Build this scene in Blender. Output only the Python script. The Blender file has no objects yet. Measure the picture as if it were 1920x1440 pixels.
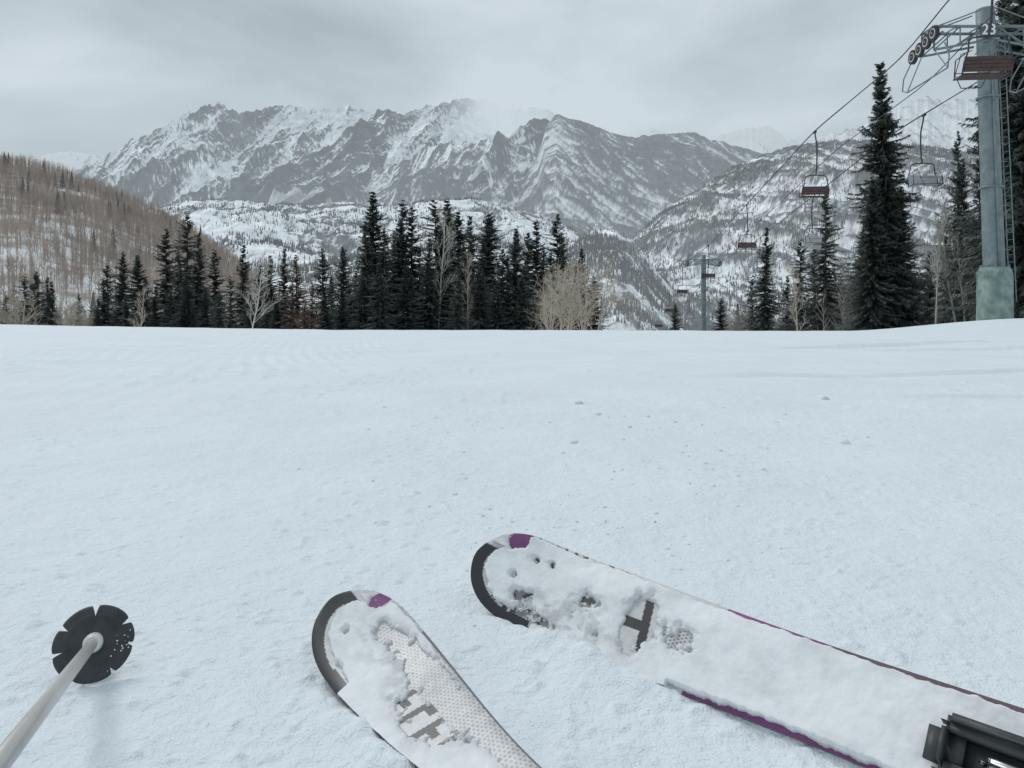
import bpy, bmesh, math, numpy as np
from mathutils import Vector, Matrix
np.random.seed(7)
F=1400.0; EYE=0.45
sc=bpy.context.scene
def at(u,v,d):   # sight line (photo survey) -> world point at forward distance d
    return ((u-960)/F*d, d, EYE-(v-540)/F*d)
# ---------------------------------------------------------------- noise
def _h(i,j,s):
    h=(i*374761393+j*668265263+s*362437)&0xffffffff
    h=((h^(h>>13))*1274126177)&0xffffffff
    h=((h^(h>>16))*2246822519)&0xffffffff
    return (h^(h>>15))&0xffffffff
def pn(x,y,s=0):
    x=np.asarray(x,float);y=np.asarray(y,float);x,y=np.broadcast_arrays(x,y)
    xi=np.floor(x).astype(np.int64);yi=np.floor(y).astype(np.int64);xf=x-xi;yf=y-yi
    u=xf*xf*xf*(xf*(xf*6-15)+10);w=yf*yf*yf*(yf*(yf*6-15)+10)
    def g(a,b):
        t=_h(xi+a,yi+b,s)/4294967296.0*2*np.pi
        return np.cos(t)*(xf-a)+np.sin(t)*(yf-b)
    n0=g(0,0)*(1-u)+g(1,0)*u;n1=g(0,1)*(1-u)+g(1,1)*u
    return (n0*(1-w)+n1*w)*1.5
def fbm(x,y,o=4,s=0,g=.5):
    a=1;t=0;f=1
    for k in range(o):
        t=t+a*pn(x*f+k*7.3,y*f-k*3.1,s+k*17);a*=g;f*=2.03
    return t
def rid(x,y,s=0): return 1-np.minimum(1,np.abs(pn(x,y,s))*2.2)
def ss(a,b,x):
    t=np.clip((np.asarray(x,float)-a)/(b-a),0,1);return t*t*(3-2*t)
# ---------------------------------------------------------------- mesh helpers
def mesh_np(name,V,Fc,mats=(),col=None,smooth=True,mi=None,mist=None):
    V=np.asarray(V,np.float32);Fc=np.asarray(Fc,np.int32);k=Fc.shape[1]
    me=bpy.data.meshes.new(name);me.vertices.add(len(V));me.vertices.foreach_set('co',V.ravel())
    me.loops.add(Fc.size);me.loops.foreach_set('vertex_index',Fc.ravel())
    me.polygons.add(len(Fc));me.polygons.foreach_set('loop_start',np.arange(0,Fc.size,k,dtype=np.int32))
    me.polygons.foreach_set('loop_total',np.full(len(Fc),k,np.int32))
    if mi is not None: me.polygons.foreach_set('material_index',np.asarray(mi,np.int32))
    me.polygons.foreach_set('use_smooth',np.full(len(Fc),smooth))
    me.update(calc_edges=True)
    if col is not None:
        c=np.ones((len(V),4),np.float32);c[:,:3]=col
        if mist is not None:c[:,3]=mist
        a=me.attributes.new('Col','FLOAT_COLOR','POINT');a.data.foreach_set('color',c.ravel())
    for m in mats: me.materials.append(m)
    return me
def obj(name,me,parent=None,loc=None):
    o=bpy.data.objects.new(name,me);sc.collection.objects.link(o)
    if parent:o.parent=parent
    if loc is not None:o.location=loc
    return o
def gridf(nr,nc):
    i=np.arange(nr-1)[:,None]*nc+np.arange(nc-1)[None,:]
    return np.stack([i,i+1,i+nc+1,i+nc],-1).reshape(-1,4)
class MB:
    def __init__(s): s.v=[];s.f=[];s.m=[]
    def poly(s,pts,rs,n=8,m=0,cap=True):
        pts=[Vector(p) for p in pts];b=len(s.v);N=len(pts);up=None
        for i,p in enumerate(pts):
            t=(pts[min(i+1,N-1)]-pts[max(i-1,0)])
            if t.length<1e-9:t=Vector((0,0,1))
            t.normalize()
            if up is None:
                up=Vector((0,0,1)) if abs(t.z)<.9 else Vector((1,0,0))
            a=t.cross(up)
            if a.length<1e-4:a=t.cross(Vector((1,.3,0)))
            a.normalize();c=a.cross(t).normalized();up=c
            for k in range(n):
                an=2*math.pi*k/n;s.v.append(tuple(p+(a*math.cos(an)+c*math.sin(an))*rs[i]))
        for i in range(N-1):
            for k in range(n):
                k2=(k+1)%n;s.f.append((b+i*n+k,b+i*n+k2,b+(i+1)*n+k2,b+(i+1)*n+k));s.m.append(m)
        if cap and n>2:
            s.f.append(tuple(b+k for k in range(n))[::-1]);s.m.append(m)
            s.f.append(tuple(b+(N-1)*n+k for k in range(n)));s.m.append(m)
    def tube(s,a,b,r,n=8,m=0): s.poly([a,b],[r,r],n,m)
    def box(s,c,h,m=0,R=None):
        b=len(s.v);c=Vector(c)
        for x in(-1,1):
            for y in(-1,1):
                for z in(-1,1):
                    p=Vector((x*h[0],y*h[1],z*h[2]))
                    if R:p=R@p
                    s.v.append(tuple(c+p))
        for q in((0,1,3,2),(4,6,7,5),(0,4,5,1),(2,3,7,6),(0,2,6,4),(1,5,7,3)):
            s.f.append(tuple(b+i for i in q));s.m.append(m)
    def mesh(s,name,mats,smooth=False):
        me=bpy.data.meshes.new(name);me.from_pydata(s.v,[],s.f);me.update()
        for m in mats:me.materials.append(m)
        me.polygons.foreach_set('material_index',s.m);me.polygons.foreach_set('use_smooth',[smooth]*len(s.f));return me
# ---------------------------------------------------------------- materials
def nmat(name):
    m=bpy.data.materials.new(name);m.use_nodes=True;n=m.node_tree.nodes;l=m.node_tree.links
    return m,n,l,n['Principled BSDF']
def simple(name,c,rough=.6,var=.25,scale=8,metal=0,bump=.0,c2=None):
    m,n,l,p=nmat(name)
    tc=n.new('ShaderNodeTexCoord');no=n.new('ShaderNodeTexNoise');no.inputs['Scale'].default_value=scale;no.inputs['Detail'].default_value=6
    l.new(tc.outputs['Object'],no.inputs['Vector'])
    r=n.new('ShaderNodeValToRGB');r.color_ramp.elements[0].position=.3;r.color_ramp.elements[1].position=.7
    if c2 is None:c2=[min(1,x*(1+var)) for x in c]
    r.color_ramp.elements[0].color=(*[x*(1-var) for x in c],1);r.color_ramp.elements[1].color=(*c2,1)
    l.new(no.outputs['Fac'],r.inputs['Fac']);l.new(r.outputs['Color'],p.inputs['Base Color'])
    p.inputs['Roughness'].default_value=rough;p.inputs['Metallic'].default_value=metal
    if bump:
        b=n.new('ShaderNodeBump');b.inputs['Strength'].default_value=bump;b.inputs['Distance'].default_value=.02
        l.new(no.outputs['Fac'],b.inputs['Height']);l.new(b.outputs['Normal'],p.inputs['Normal'])
    return m
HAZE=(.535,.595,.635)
def landmat(name,T,nscale=.02,namp=.35,mist=False):
    # terrain albedo from vertex colours with fine noise; 1-T is haze painted in as surface emission
    m,n,l,p=nmat(name);n.remove(p);out=n['Material Output']
    at_=n.new('ShaderNodeAttribute');at_.attribute_name='Col'
    ge=n.new('ShaderNodeNewGeometry');no=n.new('ShaderNodeTexNoise');no.inputs['Scale'].default_value=nscale;no.inputs['Detail'].default_value=8;no.inputs['Roughness'].default_value=.65
    l.new(ge.outputs['Position'],no.inputs['Vector'])
    mr=n.new('ShaderNodeMapRange');mr.inputs['From Min'].default_value=.3;mr.inputs['From Max'].default_value=.7;mr.inputs['To Min'].default_value=1-namp;mr.inputs['To Max'].default_value=1+namp
    l.new(no.outputs['Fac'],mr.inputs['Value'])
    vm=n.new('ShaderNodeVectorMath');vm.operation='SCALE';l.new(at_.outputs['Color'],vm.inputs[0]);l.new(mr.outputs['Result'],vm.inputs['Scale'])
    d=n.new('ShaderNodeBsdfDiffuse');l.new(vm.outputs['Vector'],d.inputs['Color'])
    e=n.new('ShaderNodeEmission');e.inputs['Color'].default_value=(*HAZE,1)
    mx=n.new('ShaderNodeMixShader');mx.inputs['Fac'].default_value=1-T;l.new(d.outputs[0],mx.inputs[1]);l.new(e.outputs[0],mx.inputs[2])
    last=mx
    if mist:
        tr=n.new('ShaderNodeBsdfTransparent');m2=n.new('ShaderNodeMixShader')
        l.new(at_.outputs['Alpha'],m2.inputs['Fac']);l.new(tr.outputs[0],m2.inputs[1]);l.new(mx.outputs[0],m2.inputs[2]);last=m2
    l.new(last.outputs[0],out.inputs['Surface']);return m
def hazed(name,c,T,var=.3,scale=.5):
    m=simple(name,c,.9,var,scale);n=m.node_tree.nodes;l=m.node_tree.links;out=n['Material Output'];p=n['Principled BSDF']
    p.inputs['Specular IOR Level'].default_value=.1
    e=n.new('ShaderNodeEmission');e.inputs['Color'].default_value=(*HAZE,1);mx=n.new('ShaderNodeMixShader');mx.inputs['Fac'].default_value=1-T  # aerial haze painted on as emission from the surface itself
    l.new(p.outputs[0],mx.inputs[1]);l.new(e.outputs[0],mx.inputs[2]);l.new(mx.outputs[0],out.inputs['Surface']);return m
def snowmat(name,base=(.81,.865,.905),s1=60,s2=400,b1=.5,b2=.35,dist=.004,vc=False):
    m,n,l,p=nmat(name);ge=n.new('ShaderNodeNewGeometry')
    p.inputs['Roughness'].default_value=.75;p.inputs['Specular IOR Level'].default_value=.2
    a=n.new('ShaderNodeTexNoise');a.inputs['Scale'].default_value=s1;a.inputs['Detail'].default_value=5
    b=n.new('ShaderNodeTexNoise');b.inputs['Scale'].default_value=s2;b.inputs['Detail'].default_value=2
    for q in(a,b):l.new(ge.outputs['Position'],q.inputs['Vector'])
    b1n=n.new('ShaderNodeBump');b1n.inputs['Strength'].default_value=b1;b1n.inputs['Distance'].default_value=dist
    b2n=n.new('ShaderNodeBump');b2n.inputs['Strength'].default_value=b2;b2n.inputs['Distance'].default_value=dist*.4
    l.new(a.outputs['Fac'],b1n.inputs['Height']);l.new(b.outputs['Fac'],b2n.inputs['Height']);l.new(b1n.outputs[0],b2n.inputs['Normal']);l.new(b2n.outputs[0],p.inputs['Normal'])
    c=n.new('ShaderNodeTexNoise');c.inputs['Scale'].default_value=1.3 if not vc else 60;c.inputs['Detail'].default_value=10;c.inputs['Roughness'].default_value=.64;l.new(ge.outputs['Position'],c.inputs['Vector'])
    r=n.new('ShaderNodeValToRGB');r.color_ramp.elements[0].position=.3;r.color_ramp.elements[1].position=.7
    r.color_ramp.elements[0].color=(*[x*.955 for x in base],1);r.color_ramp.elements[1].color=(*[min(.95,x*1.035) for x in base],1)
    l.new(c.outputs['Fac'],r.inputs['Fac'])
    if vc:
        at_=n.new('ShaderNodeAttribute');at_.attribute_name='Col';vm=n.new('ShaderNodeVectorMath');vm.operation='MULTIPLY'
        l.new(r.outputs['Color'],vm.inputs[0]);l.new(at_.outputs['Color'],vm.inputs[1]);l.new(vm.outputs[0],p.inputs['Base Color'])
    else: l.new(r.outputs['Color'],p.inputs['Base Color'])
    return m
M_snow=snowmat('snow',s1=75,s2=300,b1=.85,b2=.55,dist=.0055)
# ---------------------------------------------------------------- skis (rigid frames)
class Ski:
    def __init__(s,O,d2,dz,th,L,W=.0615,W2=.042,s2=.55,cov=(.12,.4)):
        d=Vector((d2[0],d2[1],0)).normalized();s.e=Vector((-d.y,d.x,0));s.W=W;s.W2=W2;s.s2=s2;s.cov=cov
        s.d2=d;s.d=Vector((d.x,d.y,dz)).normalized();th=math.radians(th);s.th=th
        s.v=(s.e*math.cos(th)+Vector((0,0,1))*math.sin(th));s.v=(s.v-s.d*s.v.dot(s.d)).normalized()
        s.n=s.d.cross(s.v).normalized()
        if s.n.z<0:s.n=-s.n
        s.O=Vector(O);s.L=L;s.dz=dz
    def hw(s,S):
        S=np.asarray(S,float)
        side=s.W-(s.W-s.W2)*ss(.08,s.s2,S)
        q=np.clip(1-S/.09,0,1);return side*np.power(np.clip(1-q**2.3,0,1),1/2.1)
    def up(s,S):
        return .052*np.clip((.21-np.asarray(S,float))/.21,0,1)**2
    def P(s,S,T,N):
        S=np.asarray(S,float);N=N+s.up(S)
        return np.array(s.O)+S[...,None]*np.array(s.d)+np.asarray(T)[...,None]*np.array(s.v)+N[...,None]*np.array(s.n)
SK1=Ski((-.222,1.012,-.012),(.528,-.849),.033,25,1.25,.0615,.037,.42,(.13,1.1))
SK2=Ski((-.030,1.200,-.004),(.684,-.729),.028,47,1.25,.067,.052,.60,(.10,.36))
# ---------------------------------------------------------------- ground
_ys=np.linspace(-60,30000,300601)
_sl=np.interp(_ys,[-60,26,42,700,1300,30000],[.039,.039,.15,.15,0,0])
_zz=-np.cumsum(_sl)*(_ys[1]-_ys[0]);_zz-=np.interp(0,_ys,_zz)
def H0(x,y):
    x=np.asarray(x,float);y=np.asarray(y,float)
    z=np.interp(y,_ys,_zz)
    z=z+.25*ss(2,20,-x)*ss(5,26,y)+.42*ss(13.0,20,x)*np.exp(-((y-29)/5.0)**2)
    far=ss(20,80,y)
    z=z+far*2.2*fbm(x/60,y/60,3,5)
    return z
def H(x,y):
    z=H0(x,y)
    near=1-ss(20,40,y)
    z=z+near*(.018*fbm(x/1.7,y/1.7,3,11)+.05*pn(x/9,y/6,3)*ss(3,12,y))
    nn=1-ss(3,11,y)
    crumb=np.maximum(0,fbm(x/.045,y/.05,3,23,.6)-.34)*ss(-.2,.5,fbm(x/.5,y/.6,2,25)+.2)
    z=z+nn*(.0034*fbm(x/.13,y/.13,4,21,.62)+.0080*crumb)
    mid=ss(1.8,5,y)*(1-ss(14,24,y));c2=np.maximum(0,fbm(x/.15,y/.2,3,27,.58)-.4)*ss(-.2,.5,fbm(x/1.6,y/2.2,2,28)+.1)
    z=z+mid*.022*c2
    # groomer corduroy, faint, stronger on the left
    z=z+.0065*np.sin((x*.93+y*.30+.25*pn(x/3,y/3,8))*2*np.pi/.19)*ss(.0,4,-x+.2*y-1)*ss(2.2,4.5,y)*(1-ss(10,18,y))*np.clip(.5+.8*pn(x/1.5,y/3,9),0,1)
    # soft ski tracks
    for (ax,ay,bx,by,w,dp) in((4,11,9,13.5,.14,.045),(5.2,10.4,10,12.0,.12,.04),(1.5,5.6,4.5,6.5,.08,.028),(2.3,4.2,3.4,4.35,.05,.02),(-7,12,-2,9,.1,.025),(-5,7.5,-1.5,5.2,.07,.018)):
        L=math.hypot(bx-ax,by-ay);ux,uy=(bx-ax)/L,(by-ay)/L
        s=(x-ax)*ux+(y-ay)*uy;c=-(x-ax)*uy+(y-ay)*ux+.15*np.sin(s*.9)
        k=ss(-.5,.4,s)*(1-ss(L-.5,L+.5,s))
        z=z-k*dp*np.exp(-(c/w)**2)+k*dp*.7*np.exp(-((c-w*1.6)/w)**2)
    for K in(SK1,SK2):
        rx=x-K.O.x;ry=y-K.O.y;s=rx*K.d2.x+ry*K.d2.y;c=rx*K.e.x+ry*K.e.y
        hw=K.hw(np.clip(s,.06,1.3))*math.cos(K.th);zt=K.O.z+s*K.dz
        tn=math.tan(K.th);plane=zt+np.clip(c,-hw,hw)*tn-.016-np.maximum(0,c-hw*.8)*1.1-np.maximum(0,-hw-c)*.7
        ends=ss(.02,.10,s)*(1-ss(1.2,1.3,s))
        m=np.maximum(z,plane);z=z*(1-ends)+m*ends
        cv=ss(K.cov[0],K.cov[0]+.05,s)*(1-ss(K.cov[1]-.10,K.cov[1]+.04,s))
        lump=.006+.005*fbm(x/.06,y/.06,3,31)+cv*(.012+.009*fbm(x/.06,y/.06,3,32))
        z=z+ss(.0,.12,s)*(1-ss(1.2,1.3,s))*lump*np.exp(-((c+hw+.012)/.026)**2)
    return z
rows=np.concatenate([np.linspace(-12,.4,24)[:-1],np.geomspace(.4,3.2,620)[:-1],np.geomspace(3.2,60,480)[:-1],np.geomspace(60,26000,160)])
nc=1000
u=np.linspace(-1,1,nc);u=np.sign(u)*(.72*np.abs(u)+.28*np.abs(u)**5)
YY=np.repeat(rows[:,None],nc,1)
half=np.where(rows<.4,1.9+(.4-rows)*1.5,1.5+rows*1.05)
XX=u[None,:]*half[:,None]*1.2
ZZ=H(XX,YY)
g=obj('snow_ground',mesh_np('snow_ground',np.stack([XX,YY,ZZ],-1).reshape(-1,3),gridf(len(rows),nc),[M_snow]))
# ---------------------------------------------------------------- snow clods
def ico():
    bm=bmesh.new();bmesh.ops.create_icosphere(bm,subdivisions=2,radius=1)
    V=np.array([v.co[:] for v in bm.verts]);Fc=np.array([[v.index for v in f.verts] for f in bm.faces]);bm.free();return V,Fc
IV,IF=ico();rng=np.random.RandomState(3)
Vs=[];Fs=[];n0=0
def clod(x,y,r,sink=.25):
    global n0
    sd=rng.randint(999);V=IV*(1+.35*fbm(IV[:,0:1]*1.3+sd,IV[:,1:2]*1.3+IV[:,2:3],2,sd))
    V=V*r*np.array([1,1,.6])*(.8+.4*rng.rand(3));z=float(H(np.array([x]),np.array([y]))[0])
    Vs.append(V+np.array([x,y,z+r*.6*(1-2*sink)]));Fs.append(IF+n0);n0+=len(V)
spots=[(1120,778,.014),(1075,832,.013),(1250,1020,.010),(1055,852,.010),(1583,825,.018),(1430,880,.010),(1180,800,.008),(1290,910,.009),(1230,960,.008),(1085,760,.012),(1545,745,.016),(1350,840,.009)]
for (a,b,r) in spots:
    y=.45/((b-540)/F-.039);clod((a-960)/F*y,y,r*max(.7,y/2.2)*.9,.42)
for i in range(260):
    a=1130+rng.randn()*230;b=760+rng.rand()*420;y=.45/((b-540)/F-.039)
    if y>14 or y<.9:continue
    r=(.0016+.0035*rng.rand()**3)*min(y,5)/1.4
    clod((a-960)/F*y,y,r,.42)
obj('snow_clumps',mesh_np('snow_clumps',np.concatenate(Vs),np.concatenate(Fs),[M_snow]))
# ---------------------------------------------------------------- mountains
def layer(name,pts,d0,d1,d2,zb,nc,nr,mat,fn,jag=3,prof=1.0,seed=0,jagw=14,crestw=0.0,v0=0.0):
    pts=np.array(pts,float);px=np.linspace(pts[0,0],pts[-1,0],nc)
    py=np.interp(px,pts[:,0],pts[:,1]);
    py=py+jag*fbm(px/jagw,px*0+seed,4,seed,.6)
    t=(px-960)/F;dc=d1*(1+crestw*pn(px/160,px*0+.5,seed+3))
    zc=EYE-(py-540)/F*dc
    v=np.concatenate([np.linspace(v0,1,nr),1+np.linspace(0,1,10)[1:]])
    D=np.where(v[:,None]<=1,d0+(dc[None,:]-d0)*v[:,None],dc[None,:]+(d2-d1)*(v[:,None]-1))
    Xp=t[None,:]*D;vv=np.minimum(v,1)[:,None]+0*Xp
    pr=np.where(v[:,None]<=1,np.clip(v[:,None],0,1)**prof,1-.8*(v[:,None]-1))
    Z=zb+(zc[None,:]-zb)*pr
    dz,col,mist=fn(Xp,D,vv,Z,px[None,:]+0*Xp)
    Z=Z+dz*np.where(v[:,None]<=1,1,0)
    V=np.stack([Xp,D,Z],-1)
    o=obj(name,mesh_np(name,V.reshape(-1,3),gridf(*Xp.shape),[mat],col=col.reshape(-1,3),mist=None if mist is None else mist.ravel()))
    return V[:nr]
def mix(a,b,t):
    t=t[...,None];return np.array(a)*(1-t)+np.array(b)*t
SN=(.93,.96,.98);DK=(.09,.105,.112)
def fnA(skew,A,w,bias,seed,snowtop=.25,contrast=.10,mistf=None,dk=DK,asym=.22,streak=.2,warp=70,fa=.16,big=0.,extra=None):
    # ribs and gullies run down the fall line; spurs branch off them at an angle
    def f(X,D,v,Z,px):
        q=X+skew*v+warp*fbm(X/700,v*3,2,seed+9)
        r1=rid(q/w,v*.7,seed);r2=rid((q+.55*skew*v)/(w*.37),v*1.5,seed+1);r3=rid((q-.35*skew*v)/(w*.16),v*2.6,seed+2)
        r3b=rid((q+.9*skew*v)/(w*.12),v*3.2,seed+12)
        r4=rid((q-.1*skew*v)/(w*.06),v*5,seed+4);r5=rid((q+.6*skew*v)/(w*.028),v*9,seed+14)
        env=np.sin(np.pi*np.clip(v,0,1)**.8)**.55
        h=(r1-.5)*1.0+.45*(r2-.5)+.18*(r3-.5)+.12*(r3b-.5)+.07*(r4-.5)
        dz=env*A*h
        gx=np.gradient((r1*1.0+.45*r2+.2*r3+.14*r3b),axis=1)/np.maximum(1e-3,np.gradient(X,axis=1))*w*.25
        face=np.clip(-gx,-1,1)  # right-facing slopes go darker: sunlit and shaded sides painted into the albedo
        fine=fbm(X/34,Z/26+D/60,5,seed+5,.78)
        st=rid((q+.2*skew*v)/55.,v*5,seed+6)*.6+rid((q+.2*skew*v)/24.,v*8,seed+7)*.4
        gg=.18*r1+.22*r2+.18*r3+.16*r3b+.14*r4+.12*r5
        bg_=fbm(X/900,v*2.2,3,seed+20)
        ex=0 if extra is None else extra(X/D*F+960,v)
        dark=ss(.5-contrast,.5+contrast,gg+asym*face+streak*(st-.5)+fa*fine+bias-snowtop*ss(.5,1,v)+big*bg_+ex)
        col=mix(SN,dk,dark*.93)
        return dz,col,(None if mistf is None else mistf(px,v,Z,X))
    return f
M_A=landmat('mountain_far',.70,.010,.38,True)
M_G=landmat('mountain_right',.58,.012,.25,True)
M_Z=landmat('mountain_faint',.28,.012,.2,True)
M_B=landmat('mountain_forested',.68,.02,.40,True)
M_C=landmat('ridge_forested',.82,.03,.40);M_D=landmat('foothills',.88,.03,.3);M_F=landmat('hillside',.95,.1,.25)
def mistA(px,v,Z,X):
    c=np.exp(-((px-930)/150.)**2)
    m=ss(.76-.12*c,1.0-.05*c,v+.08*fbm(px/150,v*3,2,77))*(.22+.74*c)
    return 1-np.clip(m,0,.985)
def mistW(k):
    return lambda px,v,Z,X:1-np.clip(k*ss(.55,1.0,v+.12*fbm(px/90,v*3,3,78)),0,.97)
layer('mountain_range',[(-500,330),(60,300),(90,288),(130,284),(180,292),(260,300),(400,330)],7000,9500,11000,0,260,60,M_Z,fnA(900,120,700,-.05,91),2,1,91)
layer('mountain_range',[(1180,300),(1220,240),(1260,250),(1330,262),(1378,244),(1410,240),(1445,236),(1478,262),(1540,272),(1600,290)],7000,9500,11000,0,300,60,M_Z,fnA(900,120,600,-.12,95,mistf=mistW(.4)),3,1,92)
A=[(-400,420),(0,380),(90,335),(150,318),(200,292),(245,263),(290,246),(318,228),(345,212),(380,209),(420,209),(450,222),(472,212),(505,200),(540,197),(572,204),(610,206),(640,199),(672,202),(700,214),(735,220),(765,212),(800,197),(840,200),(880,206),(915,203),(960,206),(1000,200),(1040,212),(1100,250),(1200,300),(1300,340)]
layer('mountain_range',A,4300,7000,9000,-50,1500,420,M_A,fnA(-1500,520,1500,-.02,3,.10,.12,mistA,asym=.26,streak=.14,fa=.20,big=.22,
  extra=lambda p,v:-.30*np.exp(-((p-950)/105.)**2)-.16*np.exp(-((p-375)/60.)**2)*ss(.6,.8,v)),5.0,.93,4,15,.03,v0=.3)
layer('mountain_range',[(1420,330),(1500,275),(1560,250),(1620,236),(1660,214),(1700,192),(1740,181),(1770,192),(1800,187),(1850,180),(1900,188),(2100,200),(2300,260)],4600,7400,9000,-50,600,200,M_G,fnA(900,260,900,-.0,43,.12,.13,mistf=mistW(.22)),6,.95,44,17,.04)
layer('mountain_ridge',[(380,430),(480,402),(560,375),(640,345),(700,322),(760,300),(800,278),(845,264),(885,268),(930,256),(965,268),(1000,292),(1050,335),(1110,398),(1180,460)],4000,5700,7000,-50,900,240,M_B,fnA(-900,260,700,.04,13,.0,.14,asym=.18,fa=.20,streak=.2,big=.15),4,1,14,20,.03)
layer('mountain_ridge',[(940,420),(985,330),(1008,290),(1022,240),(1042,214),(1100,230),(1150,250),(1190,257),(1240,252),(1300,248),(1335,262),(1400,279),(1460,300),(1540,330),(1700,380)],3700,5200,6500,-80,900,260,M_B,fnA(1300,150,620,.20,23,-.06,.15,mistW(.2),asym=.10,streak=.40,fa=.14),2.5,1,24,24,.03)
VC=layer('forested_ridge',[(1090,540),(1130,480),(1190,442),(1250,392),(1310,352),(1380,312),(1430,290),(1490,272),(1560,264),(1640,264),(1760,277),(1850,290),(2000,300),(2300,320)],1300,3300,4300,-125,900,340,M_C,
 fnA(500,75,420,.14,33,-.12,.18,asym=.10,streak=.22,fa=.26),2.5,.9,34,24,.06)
def fnD(seed,bias,amp=34):
    def f(X,D,v,Z,px):
        b=fbm(X/330,D/300,4,seed);dz=amp*b*np.sin(np.pi*np.clip(v,0,1))**.5
        r=rid(X/90,D/160,seed+3);fine=fbm(X/26,D/50,4,seed+5,.75)
        dark=ss(.34,.66,.35*r+.34*fine+bias+.32*pn(X/260,D/420,seed+7)-.25*b)
        return dz,mix(SN,(.15,.16,.16),dark*.9),None
    return f
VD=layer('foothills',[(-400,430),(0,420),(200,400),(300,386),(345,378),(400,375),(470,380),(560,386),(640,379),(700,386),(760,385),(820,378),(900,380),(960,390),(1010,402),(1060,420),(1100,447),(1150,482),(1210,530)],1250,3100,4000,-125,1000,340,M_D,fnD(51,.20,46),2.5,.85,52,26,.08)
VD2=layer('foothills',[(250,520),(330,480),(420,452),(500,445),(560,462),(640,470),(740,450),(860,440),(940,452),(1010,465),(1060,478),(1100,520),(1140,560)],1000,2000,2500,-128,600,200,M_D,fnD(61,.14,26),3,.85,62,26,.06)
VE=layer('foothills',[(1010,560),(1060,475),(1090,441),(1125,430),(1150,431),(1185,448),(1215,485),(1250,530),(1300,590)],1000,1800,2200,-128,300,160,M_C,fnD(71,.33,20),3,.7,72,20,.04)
# ---------------------------------------------------------------- distant trees scatter
def scatter(name,TV,TF,pos,sxy,sz,mat,col=None,seed=0):
    r=np.random.RandomState(seed);n=len(pos);a=r.rand(n)*2*np.pi;c,s=np.cos(a)[:,None],np.sin(a)[:,None]
    X=(TV[:,0][None]*c-TV[:,1][None]*s)*sxy[:,None];Y=(TV[:,0][None]*s+TV[:,1][None]*c)*sxy[:,None];Z=TV[:,2][None]*sz[:,None]
    V=np.stack([X,Y,Z],-1)+pos[:,None,:];Fc=TF[None]+(np.arange(n)*len(TV))[:,None,None]
    return obj(name,mesh_np(name,V.reshape(-1,3),Fc.reshape(-1,TF.shape[1]),[mat],smooth=False))
def cone_t():
    V=[];Fc=[]
    for (z0,z1,r) in((.08,.55,.17),(.3,.8,.125),(.55,1,.08)):
        b=len(V)
        for k in range(6):
            an=k*math.pi/3+z0*5;rr=r*(1.15 if k%2 else .8);V.append((rr*math.cos(an),rr*math.sin(an),z0-.03*(k%2)))
        V.append((0,0,z1))
        for k in range(6):Fc.append((b+k,b+(k+1)%6,b+6))
    return np.array(V),np.array(Fc)
CV,CF=cone_t()
def sample(V,n,dens,seed):
    r=np.random.RandomState(seed);nr,ncl=V.shape[:2]
    i=r.rand(n*6)**.8*(nr-1.01);j=r.rand(n*6)*(ncl-1.01);ii=i.astype(int);jj=j.astype(int)
    P=V[ii,jj]*(1-(j-jj))[:,None]+V[ii,jj+1]*(j-jj)[:,None]
    P2=V[ii+1,jj]*(1-(j-jj))[:,None]+V[ii+1,jj+1]*(j-jj)[:,None];f=(i-ii)[:,None];P=P*(1-f)+P2*f
    k=r.rand(len(P))<dens(P[:,0],P[:,1]);return P[k][:n]
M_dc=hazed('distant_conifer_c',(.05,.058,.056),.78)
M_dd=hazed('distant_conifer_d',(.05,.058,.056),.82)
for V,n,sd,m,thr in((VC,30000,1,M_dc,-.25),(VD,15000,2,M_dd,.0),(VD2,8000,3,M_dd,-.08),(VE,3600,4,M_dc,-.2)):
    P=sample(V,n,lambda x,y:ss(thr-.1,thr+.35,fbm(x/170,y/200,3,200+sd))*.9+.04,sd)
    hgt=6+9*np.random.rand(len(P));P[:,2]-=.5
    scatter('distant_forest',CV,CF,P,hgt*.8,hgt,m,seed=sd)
# ---------------------------------------------------------------- aspen hillside
def fnF(X,D,v,Z,px):
    dz=3.5*fbm(X/60,D/60,3,81)*np.sin(np.pi*np.clip(v,0,1))
    br=ss(-.35,.35,fbm(X/28,D/14,4,83)+1.2*v-.5)
    return dz,mix((.80,.82,.83),(.36,.295,.25),br*.88),None
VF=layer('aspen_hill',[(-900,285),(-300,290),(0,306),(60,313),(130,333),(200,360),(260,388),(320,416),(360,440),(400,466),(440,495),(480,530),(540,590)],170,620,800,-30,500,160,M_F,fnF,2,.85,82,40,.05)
def aspen_t():
    r=np.random.RandomState(5);V=[];Fc=[]
    def stick(a,b,w):
        k=len(V);a=np.array(a);b=np.array(b);V.extend([a+[w,0,0],a+[-w*.5,w*.8,0],a+[-w*.5,-w*.8,0],b]);Fc.extend([(k,k+1,k+3),(k+1,k+2,k+3),(k+2,k,k+3)])
    stick((0,0,-.03),(.01,0,1),.012)
    for i in range(20):
        z=.3+.65*r.rand();a=r.rand()*6.28;L=.24*(1.15-z)+.06;stick((0,0,z),(math.cos(a)*L*.7,math.sin(a)*L*.7,z+L*1.0),.0075)
    return np.array(V),np.array(Fc)
AV,AF=aspen_t()
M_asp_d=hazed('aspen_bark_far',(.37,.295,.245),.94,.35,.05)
P=sample(VF,14500,lambda x,y:ss(-.85,.1,fbm(x/28,y/14,4,83)+.0024*(y-300)),9);h=7+5*np.random.rand(len(P))
scatter('aspen_forest',AV,AF,P,h,h,M_asp_d,seed=8)
M_cn_d=hazed('conifer_far',(.045,.052,.048),.90,.3,.2)
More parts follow.
